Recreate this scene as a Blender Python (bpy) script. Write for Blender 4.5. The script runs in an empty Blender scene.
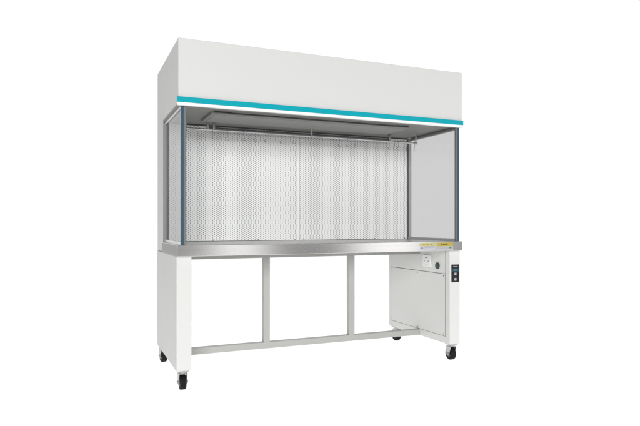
import bpy, bmesh, math, random
from mathutils import Vector, Matrix
R = math.radians
random.seed(4)
scene = bpy.context.scene
COL = scene.collection

# ------------------------------------------------------------------ camera
cam_d = bpy.data.cameras.new('camera')
cam = bpy.data.objects.new('camera', cam_d)
COL.objects.link(cam)
cam.location = (-1.39307, -3.03273, 0.87984)
cam.rotation_euler = (R(90), 0, -0.4043)
cam_d.sensor_fit = 'HORIZONTAL'
cam_d.sensor_width = 36
cam_d.lens = 575.0044 / 640 * 36
cam_d.shift_y = 11.169 / 640
cam_d.clip_end = 200
scene.camera = cam

# ------------------------------------------------------------------ studio surround: white behind the bench, dark behind the camera
world = bpy.data.worlds.new('World')
scene.world = world
world.use_nodes = True
nt = world.node_tree
nt.nodes.clear()
out = nt.nodes.new('ShaderNodeOutputWorld')
bg = nt.nodes.new('ShaderNodeBackground')
tc = nt.nodes.new('ShaderNodeTexCoord')
dot = nt.nodes.new('ShaderNodeVectorMath'); dot.operation = 'DOT_PRODUCT'
dot.inputs[1].default_value = (0.40, 0.9165, 0.0)
mr = nt.nodes.new('ShaderNodeMapRange'); mr.interpolation_type = 'SMOOTHSTEP'
mr.inputs['From Min'].default_value = 0.10
mr.inputs['From Max'].default_value = 0.65
mr.inputs['To Min'].default_value = 0.22
mr.inputs['To Max'].default_value = 1.04
nt.links.new(tc.outputs['Generated'], dot.inputs[0])
nt.links.new(dot.outputs['Value'], mr.inputs['Value'])
nt.links.new(mr.outputs['Result'], bg.inputs['Color'])
bg.inputs['Strength'].default_value = 1.0
nt.links.new(bg.outputs[0], out.inputs[0])

# ------------------------------------------------------------------ studio softboxes
def softbox(name, loc, target, sx, sy, power, col=(1, 1, 1)):
    d = bpy.data.lights.new(name, 'AREA')
    d.shape = 'RECTANGLE'; d.size = sx; d.size_y = sy; d.energy = power; d.color = col
    o = bpy.data.objects.new(name, d); COL.objects.link(o)
    o.location = loc
    o.rotation_euler = (Vector(target) - Vector(loc)).to_track_quat('-Z', 'Y').to_euler()
    return o
softbox('softbox_right', (8.0, -4.2, 2.3), (0.3, 0.0, 1.1), 3.0, 2.6, 170)
softbox('softbox_left', (-3.1, -7.0, 2.5), (-0.1, 0.0, 1.1), 2.6, 2.6, 445)
softbox('strip_light_near', (0.38, -3.5, 1.35), (0.38, 0, 1.35), 0.58, 2.6, 5.8)
softbox('strip_light_far', (2.44, -3.5, 1.35), (2.44, 0, 1.35), 1.1, 2.6, 11.6)
softbox('underfloor_fill_lamp', (4.5, 5.6, -0.6), (4.5, 5.6, 5), 17.0, 16.8, 1260)   # added fill lamp under the translucent floor, turns it plain white without shadows

scene.view_settings.view_transform = 'Standard'
scene.view_settings.look = 'None'
scene.view_settings.exposure = 0.0
scene.view_settings.gamma = 1.0
scene.render.resolution_x = 1024
scene.render.resolution_y = 682
scene.render.engine = 'CYCLES'
scene.cycles.use_denoising = True
scene.cycles.max_bounces = 10
scene.cycles.transparent_max_bounces = 24

# ------------------------------------------------------------------ materials
def pmat(name, col, rough=0.4, metal=0.0, spec=0.5, noise=None, bump=None, coat=0.0):
    m = bpy.data.materials.new(name); m.use_nodes = True
    t = m.node_tree; b = t.nodes['Principled BSDF']
    b.inputs['Base Color'].default_value = (*col, 1)
    b.inputs['Roughness'].default_value = rough
    b.inputs['Metallic'].default_value = metal
    b.inputs['Specular IOR Level'].default_value = spec
    b.inputs['Coat Weight'].default_value = coat
    c = t.nodes.new('ShaderNodeTexCoord')
    if noise:
        amt, scale = noise
        n = t.nodes.new('ShaderNodeTexNoise'); n.inputs['Scale'].default_value = scale
        n.inputs['Detail'].default_value = 5
        t.links.new(c.outputs['Object'], n.inputs['Vector'])
        mix = t.nodes.new('ShaderNodeMapRange')
        mix.inputs['To Min'].default_value = max(0.02, rough - amt); mix.inputs['To Max'].default_value = rough + amt
        t.links.new(n.outputs['Fac'], mix.inputs['Value'])
        t.links.new(mix.outputs['Result'], b.inputs['Roughness'])
    if bump:
        st, scale = bump
        n2 = t.nodes.new('ShaderNodeTexNoise'); n2.inputs['Scale'].default_value = scale
        n2.inputs['Detail'].default_value = 2
        t.links.new(c.outputs['Object'], n2.inputs['Vector'])
        bp = t.nodes.new('ShaderNodeBump'); bp.inputs['Strength'].default_value = st
        bp.inputs['Distance'].default_value = 0.001
        t.links.new(n2.outputs['Fac'], bp.inputs['Height'])
        t.links.new(bp.outputs['Normal'], b.inputs['Normal'])
    return m

def brushed(name, col, rough, axis=0, stretch=(0.6, 110, 110)):
    m = pmat(name, col, rough, 1.0)
    t = m.node_tree; b = t.nodes['Principled BSDF']
    c = t.nodes.new('ShaderNodeTexCoord')
    mp = t.nodes.new('ShaderNodeMapping'); mp.inputs['Scale'].default_value = stretch
    t.links.new(c.outputs['Object'], mp.inputs['Vector'])
    n = t.nodes.new('ShaderNodeTexNoise'); n.inputs['Scale'].default_value = 1.0; n.inputs['Detail'].default_value = 1.0
    t.links.new(mp.outputs['Vector'], n.inputs['Vector'])
    r = t.nodes.new('ShaderNodeMapRange')
    r.inputs['To Min'].default_value = rough - 0.012; r.inputs['To Max'].default_value = rough + 0.012
    t.links.new(n.outputs['Fac'], r.inputs['Value'])
    t.links.new(r.outputs['Result'], b.inputs['Roughness'])
    k = t.nodes.new('ShaderNodeMix'); k.data_type = 'RGBA'
    k.inputs[6].default_value = (*[v * 0.91 for v in col], 1); k.inputs[7].default_value = (*[min(1, v * 1.05) for v in col], 1)
    t.links.new(n.outputs['Fac'], k.inputs[0]); t.links.new(k.outputs[2], b.inputs['Base Color'])
    return m

M = {}
M['paint'] = pmat('white_powder_coat', (0.63, 0.63, 0.616), 0.42, spec=0.3, noise=(0.06, 6), bump=(0.10, 900))
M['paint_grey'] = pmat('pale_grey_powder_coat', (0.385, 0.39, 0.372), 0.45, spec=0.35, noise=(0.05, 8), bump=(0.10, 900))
M['white_trim'] = pmat('white_plastic_trim', (0.88, 0.88, 0.88), 0.30)
M['teal'] = pmat('teal_plastic', (0.004, 0.345, 0.415), 0.35, spec=0.12)
M['ceiling'] = pmat('shaded_underside_sheet', (0.25, 0.25, 0.24), 0.5, spec=0.3, noise=(0.05, 10))  # canopy white made grey: the shade underneath is put into this colour
M['steel'] = brushed('brushed_stainless', (0.78, 0.77, 0.76), 0.215)
M['steel_top'] = brushed('satin_stainless', (0.52, 0.52, 0.51), 0.34)
M['steel_end_shade'] = brushed('shaded_end_steel', (0.36, 0.355, 0.35), 0.5, stretch=(150, 0.9, 150))  # worktop steel darkened: a dim reflection put into the colour
M['alu'] = pmat('satin_aluminium', (0.42, 0.42, 0.42), 0.38, 0.9)
M['strip'] = pmat('grey_gasket', (0.155, 0.155, 0.16), 0.5, spec=0.3)
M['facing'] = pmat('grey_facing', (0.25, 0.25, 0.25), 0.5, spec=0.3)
M['lip'] = pmat('white_lip_plastic', (0.80, 0.80, 0.80), 0.35)
M['alu_dark'] = pmat('dark_anodised_aluminium', (0.10, 0.10, 0.105), 0.4, 0.5)
M['blue'] = pmat('blue_glass_edge', (0.042, 0.085, 0.122), 0.16, coat=0.2)
M['chrome'] = pmat('polished_steel_rod', (0.66, 0.66, 0.66), 0.27, 1.0)
M['wire'] = pmat('hook_wire', (0.20, 0.20, 0.20), 0.4, 0.8)
M['zinc'] = pmat('zinc_plated_steel', (0.46, 0.46, 0.455), 0.32, 0.8)
M['rubber'] = pmat('black_rubber', (0.008, 0.008, 0.009), 0.6, spec=0.15, noise=(0.1, 60), bump=(0.2, 300))
M['black'] = pmat('black_plastic', (0.006, 0.007, 0.009), 0.28)
M['gap'] = pmat('dark_gap', (0.10, 0.10, 0.095), 0.8)
M['filter'] = pmat('grey_filter_media', (0.22, 0.22, 0.22), 0.9)
M['green'] = pmat('dark_green_lens', (0.006, 0.06, 0.035), 0.2)
M['green_black'] = pmat('black_green_bezel', (0.008, 0.02, 0.017), 0.3)
M['display'] = pmat('teal_display', (0.02, 0.085, 0.10), 0.15)
M['button'] = pmat('grey_button', (0.38, 0.38, 0.42), 0.4)
M['ink_light'] = pmat('light_print', (0.35, 0.38, 0.40), 0.6)
M['plate'] = pmat('white_socket_plastic', (0.74, 0.74, 0.73), 0.3)
M['ink_dark'] = pmat('dark_print', (0.05, 0.05, 0.05), 0.6)
M['ink_red'] = pmat('brown_print', (0.16, 0.07, 0.015), 0.6)
M['ink_grey'] = pmat('grey_print', (0.27, 0.27, 0.30), 0.6)
M['ink_green'] = pmat('green_print', (0.05, 0.22, 0.12), 0.6)
M['ink_violet'] = pmat('violet_print', (0.25, 0.20, 0.36), 0.6)
M['yellow'] = pmat('yellow_label', (0.50, 0.44, 0.15), 0.4)
M['yellow_deep'] = pmat('ochre_label', (0.42, 0.33, 0.05), 0.4)
M['label'] = pmat('pale_label', (0.46, 0.46, 0.49), 0.4)
def backlit_floor():
    m = bpy.data.materials.new('white_backlit_floor'); m.use_nodes = True
    t = m.node_tree; t.nodes.clear()
    o = t.nodes.new('ShaderNodeOutputMaterial')
    d = t.nodes.new('ShaderNodeBsdfDiffuse'); d.inputs[0].default_value = (0.9, 0.9, 0.9, 1)
    l = t.nodes.new('ShaderNodeBsdfTranslucent'); l.inputs[0].default_value = (0.9, 0.9, 0.9, 1)
    mx = t.nodes.new('ShaderNodeMixShader'); mx.inputs[0].default_value = 0.5
    t.links.new(d.outputs[0], mx.inputs[1]); t.links.new(l.outputs[0], mx.inputs[2]); t.links.new(mx.outputs[0], o.inputs[0])
    return m
M['floor'] = backlit_floor()  # translucent so that the added lamp below whitens it
M['tube'] = pmat('dark_lamp_glass', (0.09, 0.09, 0.095), 0.25)
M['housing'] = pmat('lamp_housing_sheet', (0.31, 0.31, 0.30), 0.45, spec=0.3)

# perforated sheet: staggered round holes, really open, in front of the grey filter
def perforated():
    m = pmat('perforated_white_sheet', (0.90, 0.90, 0.89), 0.38, spec=0.35)
    t = m.node_tree; b = t.nodes['Principled BSDF']; o = t.nodes['Material Output']
    c = t.nodes.new('ShaderNodeTexCoord')
    s = t.nodes.new('ShaderNodeSeparateXYZ'); t.links.new(c.outputs['Object'], s.inputs[0])
    px, pz = 0.0234, 0.0135
    def math_(op, a, bb=None):
        n = t.nodes.new('ShaderNodeMath'); n.operation = op
        for i, v in enumerate((a, bb)):
            if v is None: continue
            if isinstance(v, (int, float)): n.inputs[i].default_value = v
            else: t.links.new(v, n.inputs[i])
        return n.outputs[0]
    def lattice(ox, oz):
        fx = math_('SUBTRACT', math_('FRACT', math_('ADD', math_('DIVIDE', s.outputs[0], px), 50.5 + ox)), 0.5)
        fz = math_('SUBTRACT', math_('FRACT', math_('ADD', math_('DIVIDE', s.outputs[2], pz), 50.5 + oz)), 0.5)
        x = math_('MULTIPLY', fx, px); z = math_('MULTIPLY', fz, pz)
        return math_('SQRT', math_('ADD', math_('MULTIPLY', x, x), math_('MULTIPLY', z, z)))
    d = math_('MINIMUM', lattice(0, 0), lattice(0.5, 0.5))
    hole = math_('LESS_THAN', d, 0.0029)
    # plain margin round the sheet (object space is centred on the sheet)
    ax = math_('ABSOLUTE', s.outputs[0]); az = math_('ABSOLUTE', s.outputs[2])
    inside = math_('MULTIPLY', math_('LESS_THAN', ax, 0.4310), math_('LESS_THAN', az, 0.3615))
    hole = math_('MULTIPLY', hole, inside)
    tr = t.nodes.new('ShaderNodeBsdfTransparent')
    mx = t.nodes.new('ShaderNodeMixShader')
    t.links.new(hole, mx.inputs[0]); t.links.new(b.outputs[0], mx.inputs[1]); t.links.new(tr.outputs[0], mx.inputs[2])
    t.links.new(mx.outputs[0], o.inputs[0])
    return m
M['perf'] = perforated()

def glass(name, tint):
    m = bpy.data.materials.new(name); m.use_nodes = True
    t = m.node_tree; t.nodes.clear()
    o = t.nodes.new('ShaderNodeOutputMaterial')
    tr = t.nodes.new('ShaderNodeBsdfTransparent'); tr.inputs[0].default_value = (*tint, 1)
    gl = t.nodes.new('ShaderNodeBsdfGlossy'); gl.inputs['Roughness'].default_value = 0.09
    fr = t.nodes.new('ShaderNodeFresnel'); fr.inputs[0].default_value = 1.45
    mx = t.nodes.new('ShaderNodeMixShader')
    ge = t.nodes.new('ShaderNodeNewGeometry')
    fm = t.nodes.new('ShaderNodeMix'); fm.data_type = 'FLOAT'        # no inner reflection in the thin slab
    t.links.new(ge.outputs['Backfacing'], fm.inputs[0]); t.links.new(fr.outputs[0], fm.inputs[2]); fm.inputs[3].default_value = 0.0
    t.links.new(fm.outputs[0], mx.inputs[0]); t.links.new(tr.outputs[0], mx.inputs[1]); t.links.new(gl.outputs[0], mx.inputs[2])
    t.links.new(mx.outputs[0], o.inputs[0])
    return m
M['glass'] = glass('grey_tinted_glass', (0.775, 0.775, 0.78))

# ------------------------------------------------------------------ mesh helpers
class MB:
    def __init__(self): self.bm = bmesh.new()
    def _add(self, src):
        me = bpy.data.meshes.new('t'); src.to_mesh(me); src.free()
        self.bm.from_mesh(me); bpy.data.meshes.remove(me); return self
    def box(self, x0, x1, y0, y1, z0, z1, bev=0.0, seg=2):
        b = bmesh.new(); bmesh.ops.create_cube(b, size=1)
        for v in b.verts:
            v.co = Vector(((x0 + x1) / 2 + v.co.x * (x1 - x0), (y0 + y1) / 2 + v.co.y * (y1 - y0), (z0 + z1) / 2 + v.co.z * (z1 - z0)))
        if bev: bmesh.ops.bevel(b, geom=b.edges[:], offset=bev, segments=seg, profile=0.5, affect='EDGES')
        return self._add(b)
    def cyl(self, p, q, r, n=24, bev=0.0, r2=None):
        p, q = Vector(p), Vector(q); d = q - p
        b = bmesh.new(); bmesh.ops.create_cone(b, cap_ends=True, segments=n, radius1=r, radius2=r if r2 is None else r2, depth=d.length)
        if bev:
            es = [e for e in b.edges if any(len(f.verts) > 4 for f in e.link_faces)]
            bmesh.ops.bevel(b, geom=es, offset=bev, segments=3, profile=0.5, affect='EDGES')
        mat = Matrix.Translation((p + q) / 2) @ d.to_track_quat('Z', 'Y').to_matrix().to_4x4()
        bmesh.ops.transform(b, matrix=mat, verts=b.verts)
        return self._add(b)
    def tube(self, pts, r, n=8):
        b = bmesh.new(); rings = []
        pts = [Vector(p) for p in pts]
        for i, p in enumerate(pts):
            d = (pts[min(i + 1, len(pts) - 1)] - pts[max(i - 1, 0)]).normalized()
            u = d.cross(Vector((0, 1, 0)));  u = u if u.length > 1e-4 else d.cross(Vector((1, 0, 0)))
            u.normalize(); w = d.cross(u)
            rings.append([b.verts.new(p + r * (math.cos(2 * math.pi * k / n) * u + math.sin(2 * math.pi * k / n) * w)) for k in range(n)])
        for a, c in zip(rings, rings[1:]):
            for k in range(n): b.faces.new((a[k], a[(k + 1) % n], c[(k + 1) % n], c[k]))
        b.faces.new(rings[0]); b.faces.new(rings[-1])
        return self._add(b)
    def prism(self, prof, x0, x1, axis='x'):
        """profile of (y, z) points swept along x, or of (x, z) along y"""
        b = bmesh.new()
        mk = (lambda a, c, t: (t, a, c)) if axis == 'x' else (lambda a, c, t: (a, t, c))
        A = [b.verts.new(mk(a, c, x0)) for a, c in prof]; Bv = [b.verts.new(mk(a, c, x1)) for a, c in prof]
        n = len(prof)
        for k in range(n): b.faces.new((A[k], A[(k + 1) % n], Bv[(k + 1) % n], Bv[k]))
        b.faces.new(A); b.faces.new(Bv)
        return self._add(b)
    def build(self, name, mat, parent=None, smooth=True, origin=None):
        bmesh.ops.recalc_face_normals(self.bm, faces=self.bm.faces[:])
        if origin is not None: bmesh.ops.translate(self.bm, vec=-Vector(origin), verts=self.bm.verts)
        me = bpy.data.meshes.new(name); self.bm.to_mesh(me); self.bm.free()
        me.materials.append(M[mat])
        if smooth:
            for p in me.polygons: p.use_smooth = True
            me.set_sharp_from_angle(angle=R(50))
        o = bpy.data.objects.new(name, me); COL.objects.link(o)
        if origin is not None: o.location = origin
        if parent: o.parent = parent
        if smooth:
            w = o.modifiers.new('weighted_normals', 'WEIGHTED_NORMAL'); w.weight = 100; w.keep_sharp = True
        return o

def empty(name, label, cat, group=None, loc=(0, 0, 0)):
    o = bpy.data.objects.new(name, None); COL.objects.link(o)
    o.empty_display_size = 0.1; o.location = loc
    o['label'] = label; o['category'] = cat
    if group: o['group'] = group
    return o

# ------------------------------------------------------------------ setting: white studio floor
fl = MB(); 
bmf = bmesh.new(); bmesh.ops.create_grid(bmf, x_segments=1, y_segments=1, size=6.0); bmesh.ops.translate(bmf, vec=(2.7, 3.9, 0), verts=bmf.verts); fl._add(bmf)
floor = fl.build('floor', 'floor', smooth=False)
floor['kind'] = 'structure'

# ------------------------------------------------------------------ the clean bench
bench = empty('clean_bench', 'white laminar flow bench with teal stripe, perforated back and steel worktop on castors', 'clean bench')

HW = 0.8955           # half width of the canopy
XO, XI = 0.9000, 0.8214   # leg cabinet outer / inner
YL, YB = 0.0285, 0.800
ZL, ZB0, ZB1 = 0.1064, 0.710, 0.7694
ZC, ZT = 1.4998, 1.850

# canopy shell: a box with a recessed underside
c = MB()
c.box(-HW, HW, 0.0, 0.8016, 1.5125, ZT, 0.0025)
canopy = c.build('canopy', 'paint', bench)
c = MB()
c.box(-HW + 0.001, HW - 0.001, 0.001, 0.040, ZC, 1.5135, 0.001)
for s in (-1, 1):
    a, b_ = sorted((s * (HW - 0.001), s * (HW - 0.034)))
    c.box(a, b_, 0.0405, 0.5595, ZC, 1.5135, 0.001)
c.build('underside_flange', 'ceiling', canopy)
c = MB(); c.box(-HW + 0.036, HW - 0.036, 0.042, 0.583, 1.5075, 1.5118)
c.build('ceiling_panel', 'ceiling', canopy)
# teal stripe and white lip wrap the front edge
c = MB(); c.box(-HW - 0.0065, HW + 0.0045, -0.0085, 0.006, 1.5140, 1.5432, 0.0015); c.build('stripe', 'teal', canopy)
c = MB()
c.prism([(-0.0085, 1.5136), (0.0058, 1.5136), (0.0058, 1.4975), (0.000, 1.4975), (-0.0045, 1.4995)], -HW - 0.0060, HW + 0.0040)
c.build('front_lip', 'lip', canopy)

# rear plenum behind the working area, down to the worktop
c = MB()
c.box(-HW, HW, 0.640, 0.8010, ZB0 + 0.0015, 1.5120, 0.002)
plen = c.build('rear_housing', 'paint', bench)
for s in (-1, 1):
    a, b_ = sorted((s * HW, s * 0.8675))
    c = MB(); c.box(a, b_, 0.5600 if s < 0 else 0.5998, 0.6395, ZB0 + 0.0015, 1.5120, 0.0015)
    sp = c.build('side_post', 'paint', plen)
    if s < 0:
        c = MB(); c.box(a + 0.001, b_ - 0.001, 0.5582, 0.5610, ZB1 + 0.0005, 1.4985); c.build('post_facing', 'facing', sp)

# filter and perforated diffuser sheets (two)
c = MB(); c.box(-0.866, 0.866, 0.618, 0.6385, ZB1, 1.5118); c.build('filter', 'filter', bench)
for x0, x1 in ((-0.8665, 0.0080), (0.0120, 0.8665)):
    z0, z1 = 0.7735, 1.4995
    org = ((x0 + x1) / 2, 0.600, (z0 + z1) / 2)
    b = bmesh.new()
    bmesh.ops.create_grid(b, x_segments=1, y_segments=1, size=0.5)
    for v in b.verts: v.co = Vector((org[0] + v.co.x * (x1 - x0), 0.600, org[2] + v.co.y * (z1 - z0)))
    m_ = MB(); m_._add(b)
    # folded edges give the sheet its thickness
    sh = m_.build('diffuser_sheet', 'perf', bench, smooth=False, origin=org)
    e = MB()
    e.box(x0, x0 + 0.0025, 0.6005, 0.617, z0, z1); e.box(x1 - 0.0025, x1, 0.6005, 0.617, z0, z1)
    e.box(x0 + 0.0025, x1 - 0.0025, 0.6005, 0.617, z0, z0 + 0.0025)
    e.build('folded_edge', 'white_trim', sh, origin=org).location = (0, 0, 0)
    for fx in (0.035, 0.33, 0.67, 0.965):
        e = MB(); e.cyl((x0 + (x1 - x0) * fx, 0.5985, z0 + 0.0045), (x0 + (x1 - x0) * fx, 0.6002, z0 + 0.0045), 0.0035, 12)
        e.build('screw', 'gap', sh, origin=org).location = (0, 0, 0)

# side windows
for s in (-1, 1):
    def X(a, b): return sorted((s * a, s * b))
    a, b_ = X(0.8650, 0.8770)
    g = MB(); g.box(a, b_, 0.0225, 0.5795, 0.7745, 1.4930); pane = g.build('side_window', 'glass', bench, smooth=False)
    a, b_ = X(0.8640, 0.8815)
    g = MB(); g.box(a, b_, 0.0100, 0.0222, ZB1 + 0.0004, 1.4990, 0.0015); g.build('glass_edge', 'blue', pane)
    a, b_ = X(0.8545, 0.8638)
    g = MB(); g.box(a, b_, 0.0110, 0.0230, ZB1 + 0.0004, 1.4990, 0.001); g.build('edge_strip', 'strip', pane)
    # channels: white outside, metal inside
    a, b_ = X(0.8772, 0.8825); 
    g = MB(); g.box(a, b_, 0.0228, 0.5790, ZB1 + 0.0004, 0.7860, 0.001); g.build('bottom_channel', 'white_trim', pane)
    g = MB(); g.box(a, b_, 0.0228, 0.5590, 1.4865, 1.4994, 0.001); g.build('top_channel', 'white_trim', pane)
    a, b_ = X(0.8560, 0.8648)
    g = MB(); g.box(a, b_, 0.0235, 0.5850, ZB1 + 0.0004, 0.7830, 0.001)
    g.build('inner_channel', 'alu', pane)
    g = MB(); g.box(a, b_, 0.0235, 0.5850, 1.4850, 1.4990, 0.001); g.build('inner_channel', 'alu', pane)
    a, b_ = X(0.8560, 0.8672)
    g = MB(); g.box(a, b_, 0.5853, 0.5995, ZB1 + 0.0004, 1.4990, 0.001); g.build('rear_channel', 'alu_dark' , pane)

# worktop
c = MB()
c.box(-0.9007, 0.9007, 0.0045, 0.5585, ZB0, ZB1, 0.0022, 3)
c.box(-0.8930, 0.8930, 0.5580, 0.6170, ZB0 + 0.02, ZB1 - 0.0005)
top = c.build('worktop', 'steel', bench)
for s in (-1, 1):
    a, b_ = sorted((s * 0.8990, s * 0.9015))
    c = MB(); c.box(a, b_, 0.0075, 0.5570, ZB0 + 0.0015, ZB1 - 0.0015, 0.0006); c.build('darkened_end_plate', 'steel_end_shade', top)  # thin plate added over each end to carry the darker reflection tone

c = MB(); c.box(-0.8530, 0.8530, 0.0120, 0.5985, ZB1 - 0.0015, ZB1 + 0.0008, 0.0004); c.build('work_surface', 'steel_top', top)
# warning labels on the worktop's front edge
YF = 0.0045
def label(x0, x1, z0, zs, z1, ymat, tilt=0.0):
    g = MB(); g.box(x0, x1, YF - 0.0008, YF + 0.001, z0, zs - 0.0004, 0); lab = g.build('warning_label', 'label', top)
    g = MB(); g.box(x0 - 0.0006, x1 + 0.0006, YF - 0.0009, YF + 0.001, zs, z1, 0); g.build('label_header', ymat, lab)
    return lab
def marks(parent, name, mat, rects, y=YF - 0.0014):
    g = MB()
    for x0, x1, z0, z1 in rects: g.box(x0, x1, y, y + 0.0005, z0, z1)
    return g.build(name, mat, parent, smooth=False)
def glyph(x, z, w, h, n, rnd):
    """an unreadable block character: short crossing strokes inside w x h"""
    o = []
    for k in range(n):
        if k % 2: 
            zz = z + h * rnd.uniform(0.05, 0.85); o.append((x + w * rnd.uniform(0, .15), x + w * rnd.uniform(.8, 1), zz, zz + h * .13))
        else:
            xx = x + w * rnd.uniform(0.05, 0.85); o.append((xx, xx + w * .14, z + h * rnd.uniform(0, .2), z + h * rnd.uniform(.75, 1)))
    return o
rnd = random.Random(7)
L1 = label(0.5813, 0.6958, 0.7150, 0.7432, 0.7618, 'yellow')
r_ = []
for gx in (0.606, 0.632, 0.656): r_ += glyph(gx, 0.7468, 0.011, 0.0115, 6, rnd)
marks(L1, 'header_print', 'ink_red', r_)
r_ = []
for k in range(2):
    z = 0.7385 - k * 0.0055; x = 0.615
    while x < 0.686:
        w = rnd.uniform(.004, .010); r_.append((x, x + w, z, z + 0.0022)); x += w + 0.002
marks(L1, 'body_print', 'ink_grey', r_)
marks(L1, 'pictogram', 'ink_violet', [(0.590, 0.604, 0.7270, 0.7345)])
L2 = label(0.7123, 0.8285, 0.7145, 0.7395, 0.7632, 'yellow_deep')
r_ = []
for gx in (0.736, 0.750, 0.764, 0.778): r_ += glyph(gx, 0.7458, 0.0115, 0.0125, 7, rnd)
marks(L2, 'header_print', 'ink_dark', r_)
r_ = []
for k in range(3):
    z = 0.7335 - k * 0.0062; x = 0.7185
    while x < 0.797:
        w = rnd.uniform(.004, .011); r_.append((x, x + w, z, z + 0.0026)); x += w + 0.002
marks(L2, 'body_print', 'ink_grey', r_)
marks(L2, 'pictogram', 'ink_green', [(0.801, 0.818, 0.7255, 0.7360)])

# leg cabinets
def leg(s):
    a, b_ = sorted((s * XO, s * XI))
    g = MB(); g.box(a, b_, YL, YB, ZL, ZB0 - 0.0008, 0.0022)
    return g.build('leg_cabinet', 'paint', bench)
legL, legR = leg(-1), leg(1)
# access panel on the inner side of the right cabinet
g = MB(); g.box(XI - 0.0008, XI + 0.002, 0.0735, 0.7675, 0.1510, 0.5580); gapm = g.build('panel_gap', 'gap', legR)
g = MB(); g.box(XI - 0.0028, XI + 0.001, 0.0765, 0.7645, 0.1540, 0.5550, 0.0008)
ap = g.build('access_panel', 'paint', legR)
for y in (0.090, 0.40, 0.750):
    for z in (0.166, 0.543):
        g = MB(); g.cyl((XI - 0.0048, y, z), (XI - 0.0022, y, z), 0.0042, 12, 0.0008); g.build('screw', 'alu_dark', ap)
g = MB(); g.box(XI - 0.0009, XI + 0.001, 0.0735, 0.0752, 0.5582, ZB0 - 0.002); g.build('fold_line', 'gap', legR)
# socket
g = MB(); g.box(XI - 0.0110, XI - 0.0002, 0.2310, 0.3260, 0.5895, 0.6690, 0.002, 3); so = g.build('power_socket', 'plate', legR)
for y in (0.255, 0.302):
    g = MB(); g.cyl((XI - 0.0118, y, 0.629), (XI - 0.0105, y, 0.629), 0.0038, 14); g.build('socket_hole', 'gap', so)
g = MB(); g.box(XI - 0.0116, XI - 0.0105, 0.265, 0.292, 0.6500, 0.6545); g.build('dark_print', 'gap', so)
g = MB(); g.box(XI - 0.0115, XI - 0.0105, 0.269, 0.290, 0.6035, 0.6055); g.build('faint_print', 'label', so)
# round green switch
g = MB(); g.cyl((XI - 0.008, 0.1590, 0.6050), (XI + 0.001, 0.1590, 0.6050), 0.0215, 32, 0.002); sw = g.build('switch', 'green_black', legR)
g = MB(); g.cyl((XI - 0.0095, 0.1560, 0.6005), (XI - 0.004, 0.1560, 0.6005), 0.0120, 24, 0.002); g.build('switch_lens', 'green', sw)
# control panel on the front face
y0 = YL
g = MB(); g.box(0.8341, 0.8925, y0 - 0.0035, y0 + 0.002, 0.5068, 0.6198, 0.0012); cp = g.build('control_panel', 'black', legR)
g = MB(); g.box(0.8375, 0.8890, y0 - 0.0042, y0 - 0.002, 0.5755, 0.5935, 0.0004); g.build('display', 'display', cp)
for z in (0.5590, 0.5250):
    g = MB(); g.box(0.8545, 0.8705, y0 - 0.0052, y0 - 0.002, z - 0.0085, z + 0.0085, 0.001); g.build('touch_button', 'button', cp)
marks(cp, 'panel_print', 'ink_light', [(0.8465 + k * 0.0057, 0.8465 + k * 0.0057 + 0.0040, 0.6040, 0.6095) for k in range(6)], y0 - 0.0041)
marks(cp, 'display_print', 'ink_light', [(0.8545, 0.8560, 0.5800, 0.5885), (0.861, 0.8625, 0.5800, 0.5885), (0.868, 0.8695, 0.5800, 0.5885)], y0 - 0.0048)

# stretcher frame: upper rail, lower rail, two posts
YR0, YR1 = 0.3771, 0.4170
g = MB(); g.box(-XI + 0.0002, XI - 0.003, YR0, YR1, 0.6710, ZB0 - 0.0008, 0.0015); g.build('upper_rail', 'paint_grey', bench)
g = MB(); g.box(-XI + 0.0002, XI - 0.003, YR0, YR1, 0.1085, 0.1470, 0.0015); g.build('lower_rail', 'paint_grey', bench)
for x0, x1 in ((-0.3113, -0.2720), (0.2765, 0.3165)):
    g = MB(); g.box(x0, x1, YR0 + 0.0005, YR1 - 0.0005, 0.1465, 0.6715, 0.0015); g.build('frame_post', 'paint_grey', bench)

# hanging rod with three brackets
RY, RZ = 0.380, 1.4430
g = MB(); g.cyl((-0.800, RY, RZ), (0.800, RY, RZ), 0.0068, 24, 0.001); rod = g.build('hanging_rod', 'chrome', bench)
for x in (-0.790, 0.0078, 0.793):
    g = MB(); g.box(x - 0.0055, x + 0.0055, RY - 0.0022, RY + 0.0022, RZ + 0.004, 1.5070, 0.0008)
    g.cyl((x - 0.0075, RY, RZ), (x + 0.0075, RY, RZ), 0.0095, 20, 0.001)
    g.box(x - 0.011, x + 0.011, RY - 0.016, RY + 0.016, 1.5045, 1.5074, 0.0008)
    g.build('rod_bracket', 'zinc', rod)

# lamp housing under the canopy and a bare tube behind it
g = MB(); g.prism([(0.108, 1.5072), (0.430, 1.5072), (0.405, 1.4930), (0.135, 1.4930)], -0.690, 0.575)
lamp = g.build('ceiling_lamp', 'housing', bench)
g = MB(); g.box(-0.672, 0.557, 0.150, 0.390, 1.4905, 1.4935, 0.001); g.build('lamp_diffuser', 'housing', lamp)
for x in (-0.684, 0.470):
    g = MB(); g.box(x, x + 0.099, 0.1085, 0.1290, 1.4950, 1.5010, 0.001); g.build('lamp_latch', 'alu_dark', lamp)
g = MB(); g.box(-0.585, 0.470, 0.1120, 0.1290, 1.4960, 1.4990); g.build('lamp_seam', 'gap', lamp)
g = MB(); g.cyl((-0.640, 0.480, 1.4680), (0.640, 0.480, 1.4680), 0.0095, 20); tb = g.build('lamp_tube', 'tube', bench)
for x in (-0.640, -0.602, 0.640):
    g = MB(); g.box(x - 0.007, x + 0.007, 0.468, 0.492, 1.4555, 1.5070, 0.002); g.build('tube_holder', 'zinc', tb)

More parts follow.
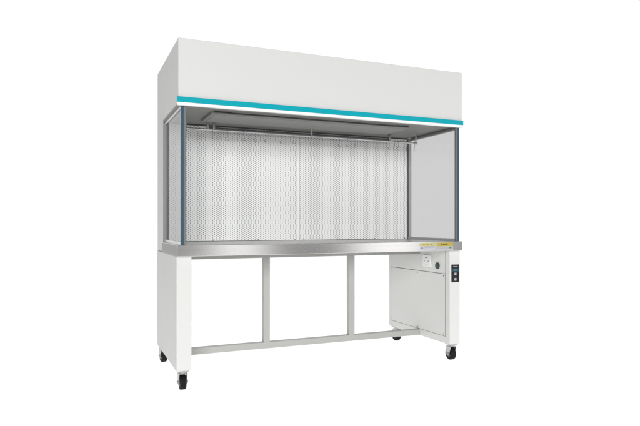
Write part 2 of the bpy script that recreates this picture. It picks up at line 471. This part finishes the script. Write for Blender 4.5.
# castors
def caster():
    """built at the origin, wheel on z = 0, axle along x"""
    root = bpy.data.objects.new('caster', None); COL.objects.link(root); root.empty_display_size = 0.05
    g = MB()
    g.cyl((-0.0165, 0.006, 0.0400), (0.0165, 0.006, 0.0400), 0.0400, 40, 0.006)
    w = g.build('wheel', 'rubber', root)
    for s in (-1, 1):
        g = MB(); g.cyl((s * 0.0168, 0.006, 0.040), (s * 0.0152, 0.006, 0.040), 0.0215, 28); g.build('hub', 'black', w)
    g = MB()
    for s in (-1, 1):
        a, b_ = sorted((s * 0.0205, s * 0.0230))
        g.prism([(-0.024, 0.0885), (0.026, 0.0885), (0.020, 0.036), (0.012, 0.0270), (0.000, 0.0270), (-0.008, 0.036)], a, b_)
    g.box(-0.0229, 0.0229, -0.0235, 0.0255, 0.0868, 0.0900, 0.0008)
    fk = g.build('fork', 'zinc', root, smooth=False)
    g = MB(); g.cyl((-0.029, 0.006, 0.040), (0.0300, 0.006, 0.040), 0.0045, 14); g.cyl((0.0232, 0.006, 0.040), (0.0300, 0.006, 0.040), 0.0085, 6); g.cyl((-0.029, 0.006, 0.040), (-0.0232, 0.006, 0.040), 0.0085, 6)
    g.build('axle_bolt', 'zinc', fk)
    g = MB(); g.cyl((0, 0, 0.0895), (0, 0, 0.0990), 0.020, 24, 0.001); g.box(-0.027, 0.027, -0.032, 0.032, 0.0985, 0.1062, 0.001)
    g.build('top_plate', 'zinc', root)
    return root
def copy_tree(o, parent=None):
    n = o.copy(); COL.objects.link(n); n.parent = parent
    for ch in list(o.children): copy_tree(ch, n)
    return n
first = caster()
for i, (x, y, rz) in enumerate(((-0.862, 0.0650, 0), (0.860, 0.0650, 0.0), (-0.866, 0.735, 0.15), (0.852, 0.735, 0.1))):
    k = first if i == 0 else copy_tree(first)
    k.location = (x, y, 0); k.rotation_euler = (0, 0, rz); k.parent = bench

# ------------------------------------------------------------------ S-hooks on the rod, each a thing of its own
def hook_mesh():
    pts = []
    R1 = 0.0078
    for k in range(13):                                   # over the rod, open at the back
        a = R(-50 + 230 * k / 12); pts.append((0, R1 * math.cos(a), R1 * math.sin(a)))
    x, z = 0.0, 0.0
    pts += [(0, -R1, -0.010), (0, -R1 + 0.001, -0.030)]
    cz, rr = -0.0480, 0.0078                              # lower loop turned a quarter, seen side-on
    for k in range(13):
        a = R(105 - 250 * k / 12 ); a = R(95 + 250 * k / 12)
        pts.append((rr * math.cos(a), -R1 + 0.001, cz + rr * math.sin(a)))
    g = MB(); g.tube(pts, 0.0013, 8)
    return g
hk = hook_mesh().build('s_hook', 'wire')
G = 'wire hooks on the hanging rod'
lab = [
 (-0.630, 'first thin wire hook from the left end of the rod, by the tube holders'),
 (-0.5375, 'thin wire hook on the rod, second from the left, alone before the group of five'),
 (-0.4411, 'thin wire hook, leftmost of the five on the rod above the left perforated sheet'),
 (-0.3650, 'thin wire hook, second of the five on the rod above the left perforated sheet'),
 (-0.2974, 'thin wire hook, middle one of the five on the rod above the left perforated sheet'),
 (-0.1990, 'thin wire hook, fourth of the five on the rod above the left perforated sheet'),
 (-0.1153, 'thin wire hook, nearest to the seam among the five above the left perforated sheet'),
 (0.1989, 'thin wire hook, left one of the three right of the rod centre bracket'),
 (0.2606, 'thin wire hook, middle one of the three right of the rod centre bracket'),
 (0.3232, 'thin wire hook, right one of the three right of the rod centre bracket'),
 (0.5740, 'thin wire hook, left one of the close three near the right end of the rod'),
 (0.6170, 'thin wire hook, middle one of the close three near the right end of the rod'),
 (0.6525, 'thin wire hook, right one of the close three near the right end of the rod'),
 (0.7163, 'thin wire hook against the dark rear channel, between the close three and the last hook'),
 (0.7800, 'thin wire hook at the right rod end, in front of the right side window'),
]
for i, (x, l) in enumerate(lab):
    o = hk if i == 0 else hk.copy()
    if i: COL.objects.link(o)
    o.location = (x, RY, RZ + 0.0001)
    o.rotation_euler = (0, R(random.uniform(-5, 5)), R(random.uniform(-18, 18)))
    o['label'] = l; o['category'] = 'hook'; o['group'] = G
